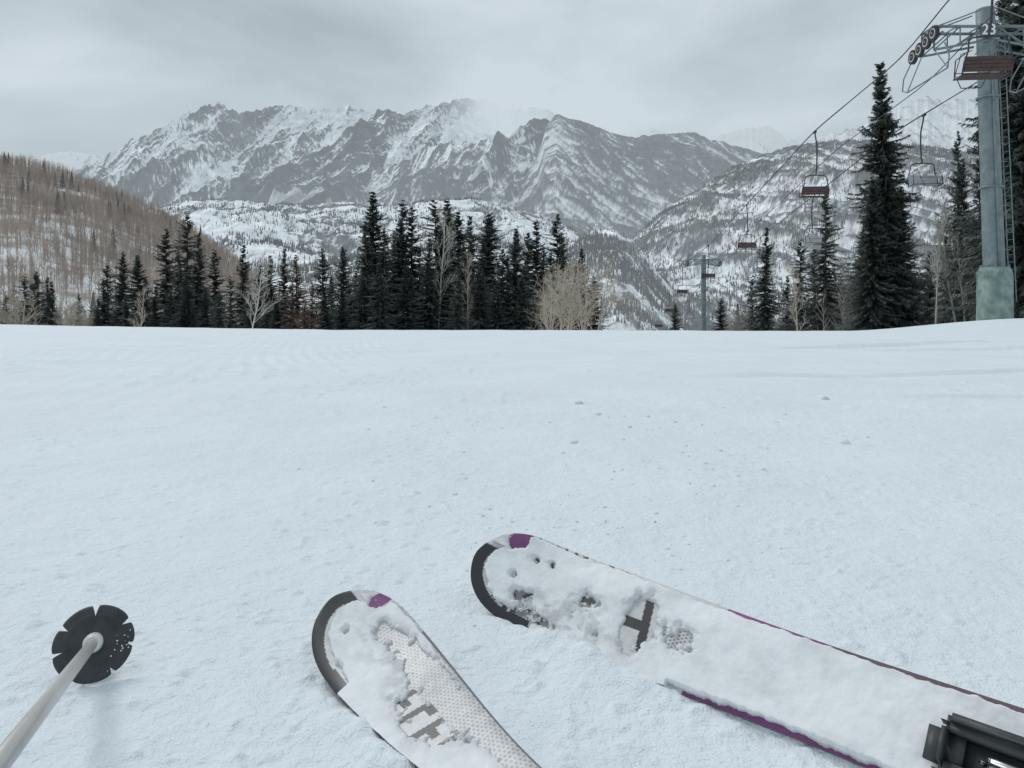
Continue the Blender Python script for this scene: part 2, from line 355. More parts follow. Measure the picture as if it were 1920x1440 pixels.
P=sample(VF,330,lambda x,y:ss(.25,.7,fbm(x/45,y/60,3,99)+.0007*(y-400))*.9+.008,10);h=6+8*np.random.rand(len(P))
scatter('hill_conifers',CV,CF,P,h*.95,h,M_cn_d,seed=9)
# ---------------------------------------------------------------- conifers
def needlemat(name,c,c2):
    m,n,l,p=nmat(name);oi=n.new('ShaderNodeObjectInfo');at_=n.new('ShaderNodeAttribute');at_.attribute_name='Col'
    mx=n.new('ShaderNodeMix');mx.data_type='RGBA';mx.inputs[6].default_value=(*c,1);mx.inputs[7].default_value=(*c2,1)
    l.new(oi.outputs['Random'],mx.inputs[0])
    vm=n.new('ShaderNodeVectorMath');vm.operation='MULTIPLY';l.new(mx.outputs[2],vm.inputs[0]);l.new(at_.outputs['Color'],vm.inputs[1])
    l.new(vm.outputs[0],p.inputs['Base Color']);p.inputs['Roughness'].default_value=.8;p.inputs['Specular IOR Level'].default_value=.15;return m
M_needle=needlemat('spruce_needles',(.066,.082,.078),(.12,.137,.123))
M_red=needlemat('dying_needles',(.20,.14,.11),(.22,.16,.125))
M_bark=simple('conifer_bark',(.13,.115,.105),.9,.35,30)
def conifer(name,seed,R=.15,levels=64,gap=.0,needle=None,dens=1.0,top=.7,irr=.3,base_z=.04):
    r=np.random.RandomState(seed);Z=[];A=[];L=[]
    sa=r.rand(6)*6.28;sz=r.rand(6);sl=r.randn(6)*.28
    for i in range(levels):
        z=base_z+(.995-base_z)*(i/(levels-1.))**.92
        base=R*((1-z)**top)*(1+irr*pn(np.array([z*9.]),np.array([seed*1.7]),seed)[0]*1.3+irr*.6*pn(np.array([z*25.]),np.array([seed*2.7]),seed+1)[0])+.006
        if z<.12:base*=.6+z*3.3
        nb=int(6+7*(1-z)*dens)
        for k in range(nb):
            if r.rand()<gap:continue
            Z.append(z+r.randn()*.008);A.append(r.rand()*6.283);L.append(base*(.5+.65*r.rand()) * (1.35 if r.rand()<.09 else 1))
    Z=np.array(Z);A=np.array(A);L=np.array(L)
    lob=1+.15*np.sin(A*2+seed)+.15*np.sin(A*3+Z*14+seed*2)
    for a_,z_,l_ in zip(sa,sz,sl): lob=lob+l_*np.exp(-((Z-z_)/.09)**2)*np.maximum(0,np.cos(A-a_))
    L=L*np.clip(lob,.35,1.6)
    cnt=np.maximum(4,(4+17*L/R*dens)).astype(int);B=np.repeat(np.arange(len(Z)),cnt)
    f=np.concatenate([(np.arange(c)+.5+.4*r.randn(c))/c for c in cnt]);f=np.clip(f,.05,1.02)
    el=np.radians(30*Z**2-16*(1-Z)+10*r.randn(len(Z)))
    dx=np.cos(A)*np.cos(el);dy=np.sin(A)*np.cos(el);dz=np.sin(el)
    dirv=np.stack([dx,dy,dz],-1)[B];lb=L[B];pos=dirv*(lb*f)[:,None];pos[:,2]+=Z[B]-.22*lb*f**2+.16*lb*f**4
    allV=[];allF=[];C=[];n0=0
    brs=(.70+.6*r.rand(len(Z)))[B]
    for side in(-1,1,0):
        sd=np.stack([-np.sin(A),np.cos(A),0*A],-1)[B]*side
        bl=(.010+.018*(1-.55*f)*np.minimum(1,lb/R*1.6+.25))*(.7+.6*r.rand(len(f)))
        if side==0:
            tip=pos+dirv*(bl*.7)[:,None];tip[:,2]-=bl*.75
        else:
            tip=pos+(dirv*.62+sd*.8)*bl[:,None];tip[:,2]-=bl*(.15+.35*r.rand(len(f)))
        w=.0042+.0016*r.rand(len(f))
        a=pos-dirv*w[:,None];b=pos+dirv*w[:,None]
        if side==0:
            s2=np.stack([-np.sin(A),np.cos(A),0*A],-1)[B];a=pos-s2*w[:,None];b=pos+s2*w[:,None]
        V=np.stack([a,b,tip],1).reshape(-1,3);k=len(f);allV.append(V);allF.append(np.arange(3*k).reshape(k,3)+n0);n0+=3*k
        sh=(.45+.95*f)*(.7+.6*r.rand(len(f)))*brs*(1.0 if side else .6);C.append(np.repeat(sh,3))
    nF=sum(len(x) for x in allF)
    k=len(Z);s2=np.stack([-np.sin(A),np.cos(A),0*A],-1);o=np.stack([0*Z,0*Z,Z],-1);d=np.stack([dx,dy,dz],-1)
    tipb=o+d*(L*.95)[:,None];tipb[:,2]-=.12*L
    V=np.stack([o-s2*.0016,o+s2*.0016,tipb],1).reshape(-1,3);allV.append(V);allF.append(np.arange(3*k).reshape(k,3)+n0);n0+=3*k;C.append(np.full(3*k,.8))
    n=8;an=np.arange(n)*2*np.pi/n;ring=lambda z,rr:np.stack([rr*np.cos(an),rr*np.sin(an),0*an+z],-1)
    T=np.concatenate([ring(-.05,.016),ring(.5,.009),ring(1,.0008)]);tf=[]
    for q in(0,n):
        for i in range(n):
            j=(i+1)%n;tf+= [(q+i,q+j,q+n+j),(q+i,q+n+j,q+n+i)]
    tf=np.array(tf)+n0;allV.append(T);allF.append(tf);C.append(np.full(len(T),1.))
    mi=np.concatenate([np.zeros(nF),np.ones(k+len(tf))])
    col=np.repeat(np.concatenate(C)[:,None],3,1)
    return mesh_np(name,np.concatenate(allV),np.concatenate(allF),[needle or M_needle,M_bark],col=col,smooth=False,mi=mi)
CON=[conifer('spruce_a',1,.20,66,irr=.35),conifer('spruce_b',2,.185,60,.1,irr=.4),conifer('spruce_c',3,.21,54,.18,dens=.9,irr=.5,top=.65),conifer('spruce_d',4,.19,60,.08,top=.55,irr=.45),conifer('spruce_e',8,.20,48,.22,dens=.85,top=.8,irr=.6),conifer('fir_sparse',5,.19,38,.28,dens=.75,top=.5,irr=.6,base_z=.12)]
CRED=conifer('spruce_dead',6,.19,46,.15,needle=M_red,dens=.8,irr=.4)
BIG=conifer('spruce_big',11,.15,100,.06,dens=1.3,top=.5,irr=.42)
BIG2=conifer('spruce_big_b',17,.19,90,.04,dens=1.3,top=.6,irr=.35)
rt=np.random.RandomState(12)
def tree(px,topv,d,w=1.0,me=None,name='spruce_tree'):
    x,y,z=at(px,topv,d);b=float(H0(x,d))-.4;h=z-b
    o=obj(name,me or CON[rt.randint(6) if rt.rand()<.5 else rt.randint(5)],loc=(x,d,b));o.scale=(h*w,h*w,h);o.rotation_euler=(rt.randn()*.015,rt.randn()*.015,rt.rand()*6.28);return o
L_=[(-30,540,90,1),(8,548,95,1),(48,520,100,1),(68,512,98,1.1),(84,522,96,1),(100,530,90,1),(148,553,95,.9),(196,527,80,1.3),(226,474,78,.85),(262,480,80,1.1),(276,520,84,1),(312,430,84,1.05),(340,470,80,1),(353,402,86,1.0),(372,440,84,.95),(405,470,90,1.05),(452,462,96,.9),(484,500,86,1),(510,482,88,1.1),(532,470,96,.9),(604,468,92,.9),(622,520,98,.9),(646,464,90,.9),(668,500,96,.8),
(688,420,82,1),(703,362,86,1.1),(724,430,80,1),(746,378,88,1.0),(772,388,86,1.05),(800,450,78,1.1),(838,378,94,1.1),(858,400,88,1.1),(884,408,80,1.1),(917,404,94,1.05),(940,470,84,1.1),(966,430,84,1.05),(990,440,90,1),(1006,418,88,1.1),(1030,470,92,1),(1048,404,92,1.0),(1094,468,96,.9),(1112,520,92,1.3),(900,500,76,1.2),(760,500,74,1.1),(715,500,72,1.2),(860,520,72,1.2),(930,530,74,1.2),(975,520,76,1.2),(1010,530,78,1.2),(785,470,92,1.1),(820,440,96,1.1),(680,520,78,1.2),(640,545,76,1.1),(430,520,80,1),(385,540,78,1),(320,545,76,1),(240,555,74,1.1),(180,560,78,1),(545,530,78,1.1),(500,550,74,1.2),
(736,440,92,1),(757,420,96,1),(848,440,84,1),(870,460,82,1),(905,450,90,1),(952,480,88,1),(985,490,86,1),(1020,460,96,1),(1062,440,98,.9),(692,460,96,1),(660,540,84,1.1),(350,520,74,1.2),(290,540,76,1.1),(410,550,74,1.2),(470,545,76,1.2),(610,550,74,1.2),(520,560,72,1.2),
(1266,570,150,1),(1352,560,120,1.1),(1380,572,130,1),(1431,430,80,.9),(1412,520,100,1),(1500,452,84,1),(1546,362,78,.9),(1530,470,90,1),(1478,520,95,1),
(1792,250,62,.55),(1815,300,58,.7),(1772,400,66,.7),(1838,235,52,.55),(1745,470,70,.8)]
for a,b,c,w in L_: tree(a,b,c,w)
tree(558,480,72,1.1,CRED);tree(585,535,70,1.2,CRED);tree(572,560,68,1.2,CRED);tree(1075,500,98,.9,CRED)
tree(206,500,86,1.2,CON[5]);tree(918,402,92,.9,CON[5]);tree(824,380,90,1.1,CON[5])
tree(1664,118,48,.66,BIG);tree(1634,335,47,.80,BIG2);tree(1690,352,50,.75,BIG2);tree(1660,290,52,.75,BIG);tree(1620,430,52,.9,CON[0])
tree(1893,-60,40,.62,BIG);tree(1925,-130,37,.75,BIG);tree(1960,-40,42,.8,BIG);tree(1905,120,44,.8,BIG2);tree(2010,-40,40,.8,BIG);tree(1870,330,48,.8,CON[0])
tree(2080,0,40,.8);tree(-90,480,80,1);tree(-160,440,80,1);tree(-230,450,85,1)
# ---------------------------------------------------------------- bare aspens
M_aspen=simple('aspen_bark',(.50,.44,.36),.8,.25,12);M_aspen_w=simple('aspen_bark_pale',(.52,.50,.45),.8,.3,9)
def aspen(name,seed,mat,spread=.5,first=.35,nb=16,bush=False,tw=1.0):
    r=np.random.RandomState(seed);m=MB()
    def br(p,d,L,rad,dep):
        pts=[p];dd=Vector(d).normalized();n=5 if dep<2 else 3
        for i in range(n):
            dd=(dd+Vector(r.randn(3)*(.05 if dep==0 and not bush else .09))+Vector((0,0,.07))).normalized();pts.append(pts[-1]+dd*L/n)
        m.poly(pts,[rad*(1-.75*i/n) for i in range(n+1)],5 if dep==0 else 3,0,False)
        if dep<3:
            k=(nb if dep==0 else (7 if dep==1 else 5))
            for i in range(k):
                f=(first+(1-first)*(i+r.rand())/k) if dep==0 else .25+.75*r.rand();q=f*n;a=min(int(q),n-1);b=pts[a].lerp(pts[a+1],q-a)
                t=(pts[a+1]-pts[a]).normalized();s=Vector(r.randn(3));s=(s-t*s.dot(t)).normalized()
                cl=L*((.42 if bush else .27)*(1.25-f) if dep==0 else .5)*(.7+.5*r.rand());cl=max(cl,.03)
                br(b,t*.75+s*spread,cl,max(rad*.42*(1.1-f*.5),.0011*tw),dep+1)
    if bush:
        for k in range(3):br(Vector((r.randn()*.03,r.randn()*.03,-.02)),(r.randn()*.14,r.randn()*.14,1),.93,.014,0)
    else: br(Vector((0,0,-.03)),(r.randn()*.03,r.randn()*.03,1),1.0,.011,0)
    return m.mesh(name,[mat])
AS=[aspen('aspen_a',1,M_aspen_w,.55,.4,17),aspen('aspen_b',2,M_aspen_w,.5,.35,18),aspen('aspen_c',3,M_aspen,.6,.35,18)]
BU=[aspen('aspen_bushy_a',4,M_aspen,.7,.25,14,True,1.3),aspen('aspen_bushy_b',5,M_aspen,.72,.22,14,True,1.3)]
tree(1060,486,46,1.25,BU[0],'aspen_tree');tree(1102,492,48,1.15,BU[1],'aspen_tree');tree(1033,512,50,.95,BU[1],'aspen_tree')
tree(824,392,80,.75,AS[0],'aspen_tree');tree(878,480,76,.7,AS[2],'aspen_tree');tree(462,478,66,1.0,AS[1],'aspen_tree').rotation_euler[1]=-.06
tree(1752,372,44,.8,AS[0],'aspen_tree');tree(1800,400,45,.9,AS[1],'aspen_tree');tree(1815,440,44,.9,AS[2],'aspen_tree');tree(1700,500,60,1,AS[2],'aspen_tree');tree(1500,500,70,1,AS[2],'aspen_tree')
tree(256,540,70,.9,AS[2],'aspen_tree');tree(140,560,85,1.2,BU[0],'aspen_tree');tree(30,545,90,1.2,BU[1],'aspen_tree')
# aspen thickets further down
r=np.random.RandomState(31);pos=[]
for (c0,c1,d0,d1,n,t0) in((1540,1650,75,120,130,520),(1360,1500,110,190,160,545),(1140,1320,180,420,420,575),(1640,1850,70,110,120,500),(-60,260,110,170,160,560),(380,700,110,170,120,540)):
    for k in range(n):
        u_=c0+(c1-c0)*r.rand();d=d0+(d1-d0)*r.rand();x=(u_-960)/F*d;b=float(H0(x,d));top=EYE-(t0+25*r.randn()-540)/F*d
        pos.append((x,d,b-.3,min(12,max(3,top-b))))
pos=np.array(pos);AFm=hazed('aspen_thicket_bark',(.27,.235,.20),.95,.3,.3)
scatter('aspen_thicket',AV,AF,pos[:,:3],pos[:,3],pos[:,3],AFm,seed=4)
pos=[]
for k in range(520):
    d=170+500*r.rand()**1.3;u_=900+900*r.rand();x=(u_-960)/F*d;b=float(H0(x,d))
    cx=28.8+.117*(d-112)
    if abs(x-cx)<9:continue
    pos.append((x,d,b-.3,5+7*r.rand()))
pos=np.array(pos);scatter('valley_forest',CV,CF,pos[:,:3],pos[:,3]*.9,pos[:,3],M_cn_d,seed=14)
# ---------------------------------------------------------------- chairlift
M_steel=simple('galvanised_green_steel',(.20,.25,.26),.55,.22,3,.3);M_ped=simple('green_pedestal',(.13,.24,.20),.7,.3,2.5,0,.2,c2=(.32,.40,.37))
M_dark=simple('dark_steel',(.05,.055,.06),.5,.2,5,.4);M_rub=simple('sheave_rubber',(.03,.03,.032),.7,.2,5);M_redseat=simple('red_brown_seat',(.08,.045,.041),.6,.25,6)
M_greyseat=simple('grey_seat',(.55,.58,.59),.6,.12,6);M_plate=simple('dark_plate',(.09,.125,.135),.6,.1,5);M_white=simple('white_paint',(.85,.85,.85),.6,.05,5)
LDX=.117
def lx(off,y): return 19.2+off+LDX*(y-30.5)
ZK=[(-40,18.0),(10,13.2),(25,11.6),(29.3,10.95),(31.8,10.3),(45.5,9.9),(66.6,7.75),(90,5.4),(110.5,4.35),(113.5,4.2),(160,-3.5),(210,-12),(260,-19),(420,-44),(700,-88)]
def cz(y): return float(np.interp(y,[k[0] for k in ZK],[k[1] for k in ZK]))+.15
ysm=np.concatenate([np.linspace(-40,120,120),np.linspace(125,700,60)])
zs=np.array([cz(q) for q in ysm]);
def sm(a):
    b=a.copy();b[1:-1]=(a[:-2]+a[1:-1]*2+a[2:])/4;return b
zs=sm(sm(zs))
czz=lambda y:float(np.interp(y,ysm,zs))
for off in(-2.5,2.5):
    m=MB();m.poly([(lx(off,y),y,czz(y)) for y in ysm],[.026 if y<40 else .034 for y in ysm],6,0);obj('lift_cable',m.mesh('lift_cable',[M_dark],True))
m=MB();m.poly([(lx(-1.2,y),y,czz(y)-.9-.5*math.sin(math.pi*max(0,min(1,(y-31)/81)))) for y in ysm if y<115],[.02 for y in ysm if y<115],5,0);obj('communication_cable',m.mesh('communication_cable',[M_dark],True))
def tower(x,y,zb,zt,rad,lean,ca=.75):
    E=obj('chairlift_tower',None,loc=(x,y,zb));hgt=zt-zb
    def lz(z):return (0,lean*z/hgt,z)
    m=MB()
    hs=np.linspace(0,hgt,8);m.poly([lz(h) for h in hs],[rad*(1-.14*h/hgt) for h in hs],24,0)
    for h in hs[1:-1:2]:m.poly([lz(h-.04),lz(h+.04)],[rad*1.09]*2,24,0)
    m.box((-.06,-rad*.98+lean*.45,hgt*.5),(.035,.03,hgt*.36),0,Matrix.Rotation(-lean/hgt,3,'X'))
    me=m.mesh('mast',[M_steel],False)
    for p in me.polygons:p.use_smooth=len(p.vertices)==4
    obj('mast',me,E)
    yo=lean;top=hgt-ca;w=2.35
    m=MB()
    for yy in(-.45,.45):
        m.tube((-w,yo+yy,top),(w,yo+yy,top),.06,6)
        for s in(-1,1):
            m.tube((s*w,yo+yy,top-.95),(s*.2,yo+yy,top-.55),.05,6);m.tube((s*w,yo+yy,top),(s*w,yo+yy,top-.95),.04,6)
            m.tube((s*w,yo+yy,top-.95),(s*w*.55,yo+yy,top),.03,5);m.tube((s*w*.55,yo+yy,top-.7),(s*w*.55,yo+yy,top),.03,5);m.tube((s*w*.55,yo+yy,top-.7),(s*.2,yo+yy,top),.03,5)
            m.tube((s*.25,yo+yy,hgt-.1),(s*w*.9,yo+yy,top+.05),.028,5)
    for xx in np.linspace(-w,w,6):
        m.tube((xx,yo-.45,top),(xx,yo+.45,top),.03,5);m.tube((xx,yo-.45,top),(xx+.4*(1 if xx<w else -1),yo+.45,top),.022,5)
    for s in(-1,1):
        # catwalk hoop under the sheave train
        pts=[(s*w,yo-1.2,top-.9),(s*w,yo-1.5,top-1.5),(s*w,yo-1.4,top-1.95),(s*w,yo+1.6,top-2.15),(s*w,yo+2.0,top-2.0),(s*w,yo+1.9,top-1.5),(s*w,yo+1.2,top-.9)]
        m.poly(pts,[.03]*7,6,0);m.tube((s*w,yo-.45,top-.95),(s*w,yo-1.4,top-1.95),.025,5);m.tube((s*w,yo+.45,top-.95),(s*w,yo+1.6,top-2.15),.025,5)
    obj('crossarm',m.mesh('crossarm',[M_steel]),E)
    m=MB()
    for s in(-1,1):
        for k in range(4):
            yk=(k-1.5)*.66+.1;xk=s*2.5+LDX*yk;zc_=czz(y+yo+yk)-zb-.32
            c=Vector((xk,yo+yk,zc_))
            m.poly([c+Vector((-.06,0,0)),c+Vector((.06,0,0))],[.30,.30],20,1)
            m.poly([c+Vector((-.075,0,0)),c+Vector((.075,0,0))],[.20,.20],16,2)
            m.poly([c+Vector((-.085,0,0)),c+Vector((.085,0,0))],[.15,.15],14,1)
            m.poly([c+Vector((-.10,0,0)),c+Vector((.10,0,0))],[.05,.05],8,0)
        a=(s*2.5-.12*s,yo-1.1,czz(y+yo-1.1)-zb-.38);b=(s*2.5-.12*s,yo+1.2,czz(y+yo+1.2)-zb-.38);m.tube(a,b,.06,6,0);m.tube((s*2.38,yo,czz(y+yo)-zb-.38),(s*2.3,yo,top),.06,6,0)
    obj('sheave_assembly',m.mesh('sheave_assembly',[M_steel,M_rub,M_greyseat]),E)
    m=MB()
    for s in(-.2,.2):m.tube((rad+.28,s*1.0,.9),(rad+.28-rad*.1,lean+s,hgt-.8),.022,6)
    for h in np.arange(1.0,hgt-.9,.3):
        yy=lean*h/hgt;m.tube((rad+.27,yy-.2,h),(rad+.27,yy+.2,h),.014,5)
    for h in np.arange(1.2,hgt-1,1.8):m.tube((rad*.9,lean*h/hgt,h),(rad+.28,lean*h/hgt,h),.02,5)
    obj('ladder',m.mesh('ladder',[M_steel]),E)
    return E
T1=tower(19.45,30,-1.0,11.9,.40,.7,.85)
m=MB();pp=[(-.9,.66),(1.95,.64),(2.15,.60),(2.28,.52),(2.30,.46)]
m.poly([(0,.08,z) for z,_ in pp],[r_ for _,r_ in pp],16,0)
for k in range(12):
    an=k*math.pi/6;m.poly([(.5*math.cos(an),.08+.5*math.sin(an),2.28),(.5*math.cos(an),.08+.5*math.sin(an),2.38)],[.03,.03],6,1)
obj('pedestal',m.mesh('pedestal',[M_ped,M_steel]),T1)
m=MB();m.box((-.22,.13,11.86),(.34,.02,.27),0);m.box((-.12,.24,11.86),(.05,.1,.05),0);obj('number_plate',m.mesh('number_plate',[M_plate]),T1)
fc=bpy.data.curves.new('tower_number','FONT');fc.body='23';fc.size=.60;fc.extrude=.004;fc.align_x='CENTER';fc.align_y='CENTER';fc.offset=.008;fc.materials.append(M_white)
o=obj('tower_number',fc,T1,(-.22,.10,11.86));o.rotation_euler=(math.pi/2,0,0)
T2=tower(28.8,112,float(H0(28.8,112))-1,5.4,.42,.3,.7)
for yy in(215,330,520):
    xx=lx(0,yy);tower(xx,yy,float(H0(xx,yy))-1,czz(yy)+.9,.45,.3,.7)
def chair(off,y,seat,face=1):
    m=MB();D=-4.05
    m.box((0,0,-.05),(.05,.2,.07),0)
    m.poly([(0,0,0),(.0,.12,-.35),(.0,.42,-.9),(0,.45,-1.6),(0,.38,-2.3),(0,.2,-2.75)],[.042]*6,8,0)
    m.poly([(-.62,.2,-2.85),(-.5,.2,-2.75),(0,.2,-2.7),(.5,.2,-2.75),(.62,.2,-2.85)],[.032]*5,8,0)
    for s in(-.78,.78):
        m.poly([(s*.8,.2,-2.85),(s*.85,.26,-3.2),(s,.22,D+.45),(s,.05,D+.02),(s,-.55,D+.08)],[.028]*5,6,0)
        m.poly([(s*.97,.24,D+.75),(s*.97,-.45,D+.72),(s*.97,-.55,D+.08)],[.02]*3,6,0)
    m.tube((-.78,-.55,D+.08),(.78,-.55,D+.08),.02,6)
    for k in range(5):m.box((0,-.48+.125*k,D+.09),(.76,.058,.025),1)
    for k in range(4):m.box((0,.16+.02*k,D+.22+.125*k),(.76,.02,.060),1)
    for s in(-.55,.55):m.poly([(s,.25,D+.85),(s,-.5,D+.95),(s,-.95,D+.35),(s*.6,-1.0,D-.1)],[.016]*4,6,0)
    m.tube((-.6,-.93,D+.4),(.6,-.93,D+.4),.016,6);m.tube((-.33,-1.,D-.1),(.33,-1.,D-.1),.018,6)
    o=obj('lift_chair',m.mesh('lift_chair',[M_dark,seat]),loc=(lx(off,y),y,czz(y)));o.rotation_euler=(0,0,math.atan(-LDX)+(math.pi if face<0 else 0));return o
for off,ys_ in((-2.5,(25.4,45.5,66.6,90,118,140,165,190,230,270)),(2.5,(19,41.7,63.3,84,128,150,178,205,250,300))):
    for y_ in ys_: chair(off,y_,M_redseat if off<0 else M_greyseat,-1 if off<0 else 1)
# ---------------------------------------------------------------- skis build
M_edge=simple('ski_edge',(.14,.13,.14),.4,.2,30,.3);M_snow2=snowmat('packed_snow',(.84,.865,.885),90,420,.3,.25,.0014,vc=True)
def vcolmat(name,rough=.35):
    m,n,l,p=nmat(name);a=n.new('ShaderNodeAttribute');a.attribute_name='Col'
    no=n.new('ShaderNodeTexNoise');no.inputs['Scale'].default_value=90;no.inputs['Detail'].default_value=6
    ge=n.new('ShaderNodeNewGeometry');l.new(ge.outputs['Position'],no.inputs['Vector'])
    mr=n.new('ShaderNodeMapRange');mr.inputs['From Min'].default_value=.3;mr.inputs['From Max'].default_value=.7;mr.inputs['To Min'].default_value=.82;mr.inputs['To Max'].default_value=1.1;l.new(no.outputs['Fac'],mr.inputs['Value'])
    vm=n.new('ShaderNodeVectorMath');vm.operation='SCALE';l.new(a.outputs['Color'],vm.inputs[0]);l.new(mr.outputs['Result'],vm.inputs['Scale']);l.new(vm.outputs[0],p.inputs['Base Color'])
    p.inputs['Roughness'].default_value=rough;return m
M_top=vcolmat('ski_topsheet')
def outdist(K,S,T):
    hw=K.hw(S);side=hw-np.abs(T);q=np.clip(1-S/.09,0,1);rho=np.sqrt(q**2+(T/K.W)**2)
    tip=(1-rho)*.07;return np.where(S<.09,np.minimum(side+.01,tip),side)
def rect(S,T,s0,s1,t0,t1):return (S>s0)&(S<s1)&(T>t0)&(T<t1)
def make_ski(K,which):
    E=obj('ski',None);ns,nt=800,100
    s=np.concatenate([np.geomspace(.0003,.02,40)[:-1],np.linspace(.02,K.L,ns-39)]);ns=len(s);j=np.linspace(-1,1,nt)
    S=np.repeat(s[:,None],nt,1);hw=K.hw(S);T=hw*j[None,:]
    N=-.0025*np.abs(j[None,:])**8+.0005*0*S
    top=K.P(S,T,N+0*S);thick=.005+.007*ss(.05,.6,S);bot=K.P(S,T,-thick)
    grey=(.60,.605,.61);col=np.ones(S.shape+(3,))*np.array(grey)
    od=outdist(K,S,T)
    def put(mask,c,a=1.):col[mask]=np.array(c)*a+col[mask]*(1-a)
    dots=(np.hypot(((S/.0052)%1)-.5,((T/.0048+.5*(np.floor(S/.0052)%2))%1)-.5)<.34)
    if which==1:
        put(dots&(S>.06)&(T>.003),(.36,.36,.37))
        for k,s0 in enumerate((.20,.235,.27,.305)):
            put(rect(S-.3*T,T,s0,s0+.010,-.030,.006)|rect(S-.3*T,T,s0,s0+.024,-.016+.014*(k%2),-.006+.014*(k%2)),(.03,.03,.035))
        put(rect(S,T,.035,.056,.022,.07)&((S+T*.3)<.072),(.19,.04,.17))
    else:
        n_=fbm(S/.018,T/.018,4,400,.6)
        put((n_>.0)&(S>.08)&(S<.27)&(T>-.06)&(T<.04),(.22,.22,.22))
        put((fbm(S/.012,T/.012,3,402)>.2)&(S<.24)&(S>.05),(.05,.05,.05))
        put(dots&(S>.325)&(S<.39)&(T>-.03)&(T<.03),(.22,.20,.21))
        put(rect(S,T,.25,.32,-.05,.05),grey)
        put(rect(S+.2*T,T,.292,.306,-.032,.034)|rect(S,T,.262,.3,-.008,.006),(.025,.025,.03))
        put(rect(S,T,.376,.388,-.012,.014),(.15,.05,.14))
        put(rect(S,T,.035,.066,.022,.08),(.19,.04,.17))
        put(dots&(S>.03)&(S<.075)&(T>.0),(.16,.06,.14))
    put((od<.015)&(T<.024)&(S<.125),(.028,.03,.035))
    if which==2:
        put((T>hw*.88)&(S>.40)&(S<.53),(.24,.055,.21));put((T>hw*.88)&(S>=.53),(.13,.09,.10));put((T<-hw*.86)&(S>=.38),(.18,.045,.16))
    else:
        put((np.abs(T)>hw*.95)&(S>.13),(.16,.15,.16))
    V=np.concatenate([top.reshape(-1,3),bot.reshape(-1,3)]);q=ns*nt
    f1=gridf(ns,nt);f2=gridf(ns,nt)[:,::-1]+q
    i=np.arange(ns-1)*nt;sf=np.concatenate([np.stack([i,i+nt,i+nt+q,i+q],-1),np.stack([i+nt-1,i+nt-1+q,i+2*nt-1+q,i+2*nt-1],-1)])
    k=np.arange(nt-1);sf=np.concatenate([sf,np.stack([k,k+q,k+1+q,k+1],-1)])
    mi=np.concatenate([np.zeros(len(f1)),np.ones(len(f2)+len(sf))])
    obj('ski_body',mesh_np('ski_body',V,np.concatenate([f1,f2,sf]),[M_top,M_edge],col=np.concatenate([col.reshape(-1,3),col.reshape(-1,3)*0+.1]),mi=mi),E)
    # clinging snow
    nT=150;s=np.linspace(.006,K.L-.02,1150);j=np.linspace(-1.0,.985,nT);S=np.repeat(s[:,None],nT,1);hw=K.hw(S);T=hw*j[None,:]
    od=outdist(K,S,T)
    big=fbm(S/.11,T/.07,3,500+which,.45);fine=fbm(S/.018,T/.016,4,510+which,.52)
    th=.0048+.0042*big+.0006*fine
    hole=0*S;smear=0*S
    if which==1:
        hole+=1.25*np.exp(-(((T-.030)/.020)**2))*ss(.07,.14,S)
        hole+=1.3*np.exp(-((S-.255)/.065)**2-((T+.008)/.026)**2)
        hole+=.9*np.exp(-((S-.09)/.02)**2-((T-.022)/.014)**2)+.7*np.exp(-((S-.06)/.014)**2-((T+.012)/.01)**2)
        hole+=1.4*np.exp(-((S-.045)/.018)**2-((T-.047)/.018)**2)
        th+=.007*np.exp(-((S-.16)/.05)**2-((T+.03)/.025)**2)
        smear=.8*np.exp(-((S-.12)/.08)**2-((T-.01)/.03)**2)
    else:
        for (a,b,sa,sb,k) in((.050,.055,.020,.022,1.6),(.09,.03,.012,.008,.9),(.10,-.025,.024,.015,1.1),(.13,-.048,.045,.012,1.1),(.20,.005,.026,.016,1.0),(.235,-.035,.016,.012,.7),(.289,0,.026,.038,1.9),(.355,.0,.030,.024,.95),(.12,.035,.012,.01,.8),(.07,.0,.008,.008,.9),(.17,-.02,.04,.015,.5),(.46,-.02,.05,.01,.35)):
            hole+=k*np.exp(-((S-a)/sa)**2-((T-b)/sb)**2)
        th+=.0012
        smear=np.exp(-((S-.19)/.10)**2-((T+.028)/.030)**2)
    hole=hole*(1+.38*fine)+.08*fine
    th=th*(1-ss(.35,.95,hole))-.0035*ss(.6,1.0,hole)
    th-=.02*(1-ss(.010+.005*big,.022+.008*big,od+.003*fine))*(T<.03)*(S<.13)
    th-=.012*(1-ss(.0015,.0065,od+.0015*fine))*((T>0)|(S<.13))
    th-=.012*(1-ss(.003,.010,od+.002*fine+.002*big))*(T<0)*(S>.36)
    th=np.maximum(th,-.0035)
    veil=ss(.0002,.0035,th)*(1-.3*ss(.12,.5,hole)*(1-ss(.4,.9,hole)))
    cc=.64+.36*veil;cc=cc*(1-.12*np.clip(fbm(S/.05,T/.035,4,530+which),0,1))*(1-.30*smear*ss(-.25,.45,fbm(S/.03,T/.022,4,540,.6)))
    P_=K.P(S,T,th)
    obj('snow_cover',mesh_np('snow_cover',P_.reshape(-1,3),gridf(1150,nT),[M_snow2],col=np.stack([cc,cc*.993,cc*.985],-1).reshape(-1,3)),E)
    return E
S1=make_ski(SK1,1);S2=make_ski(SK2,2)
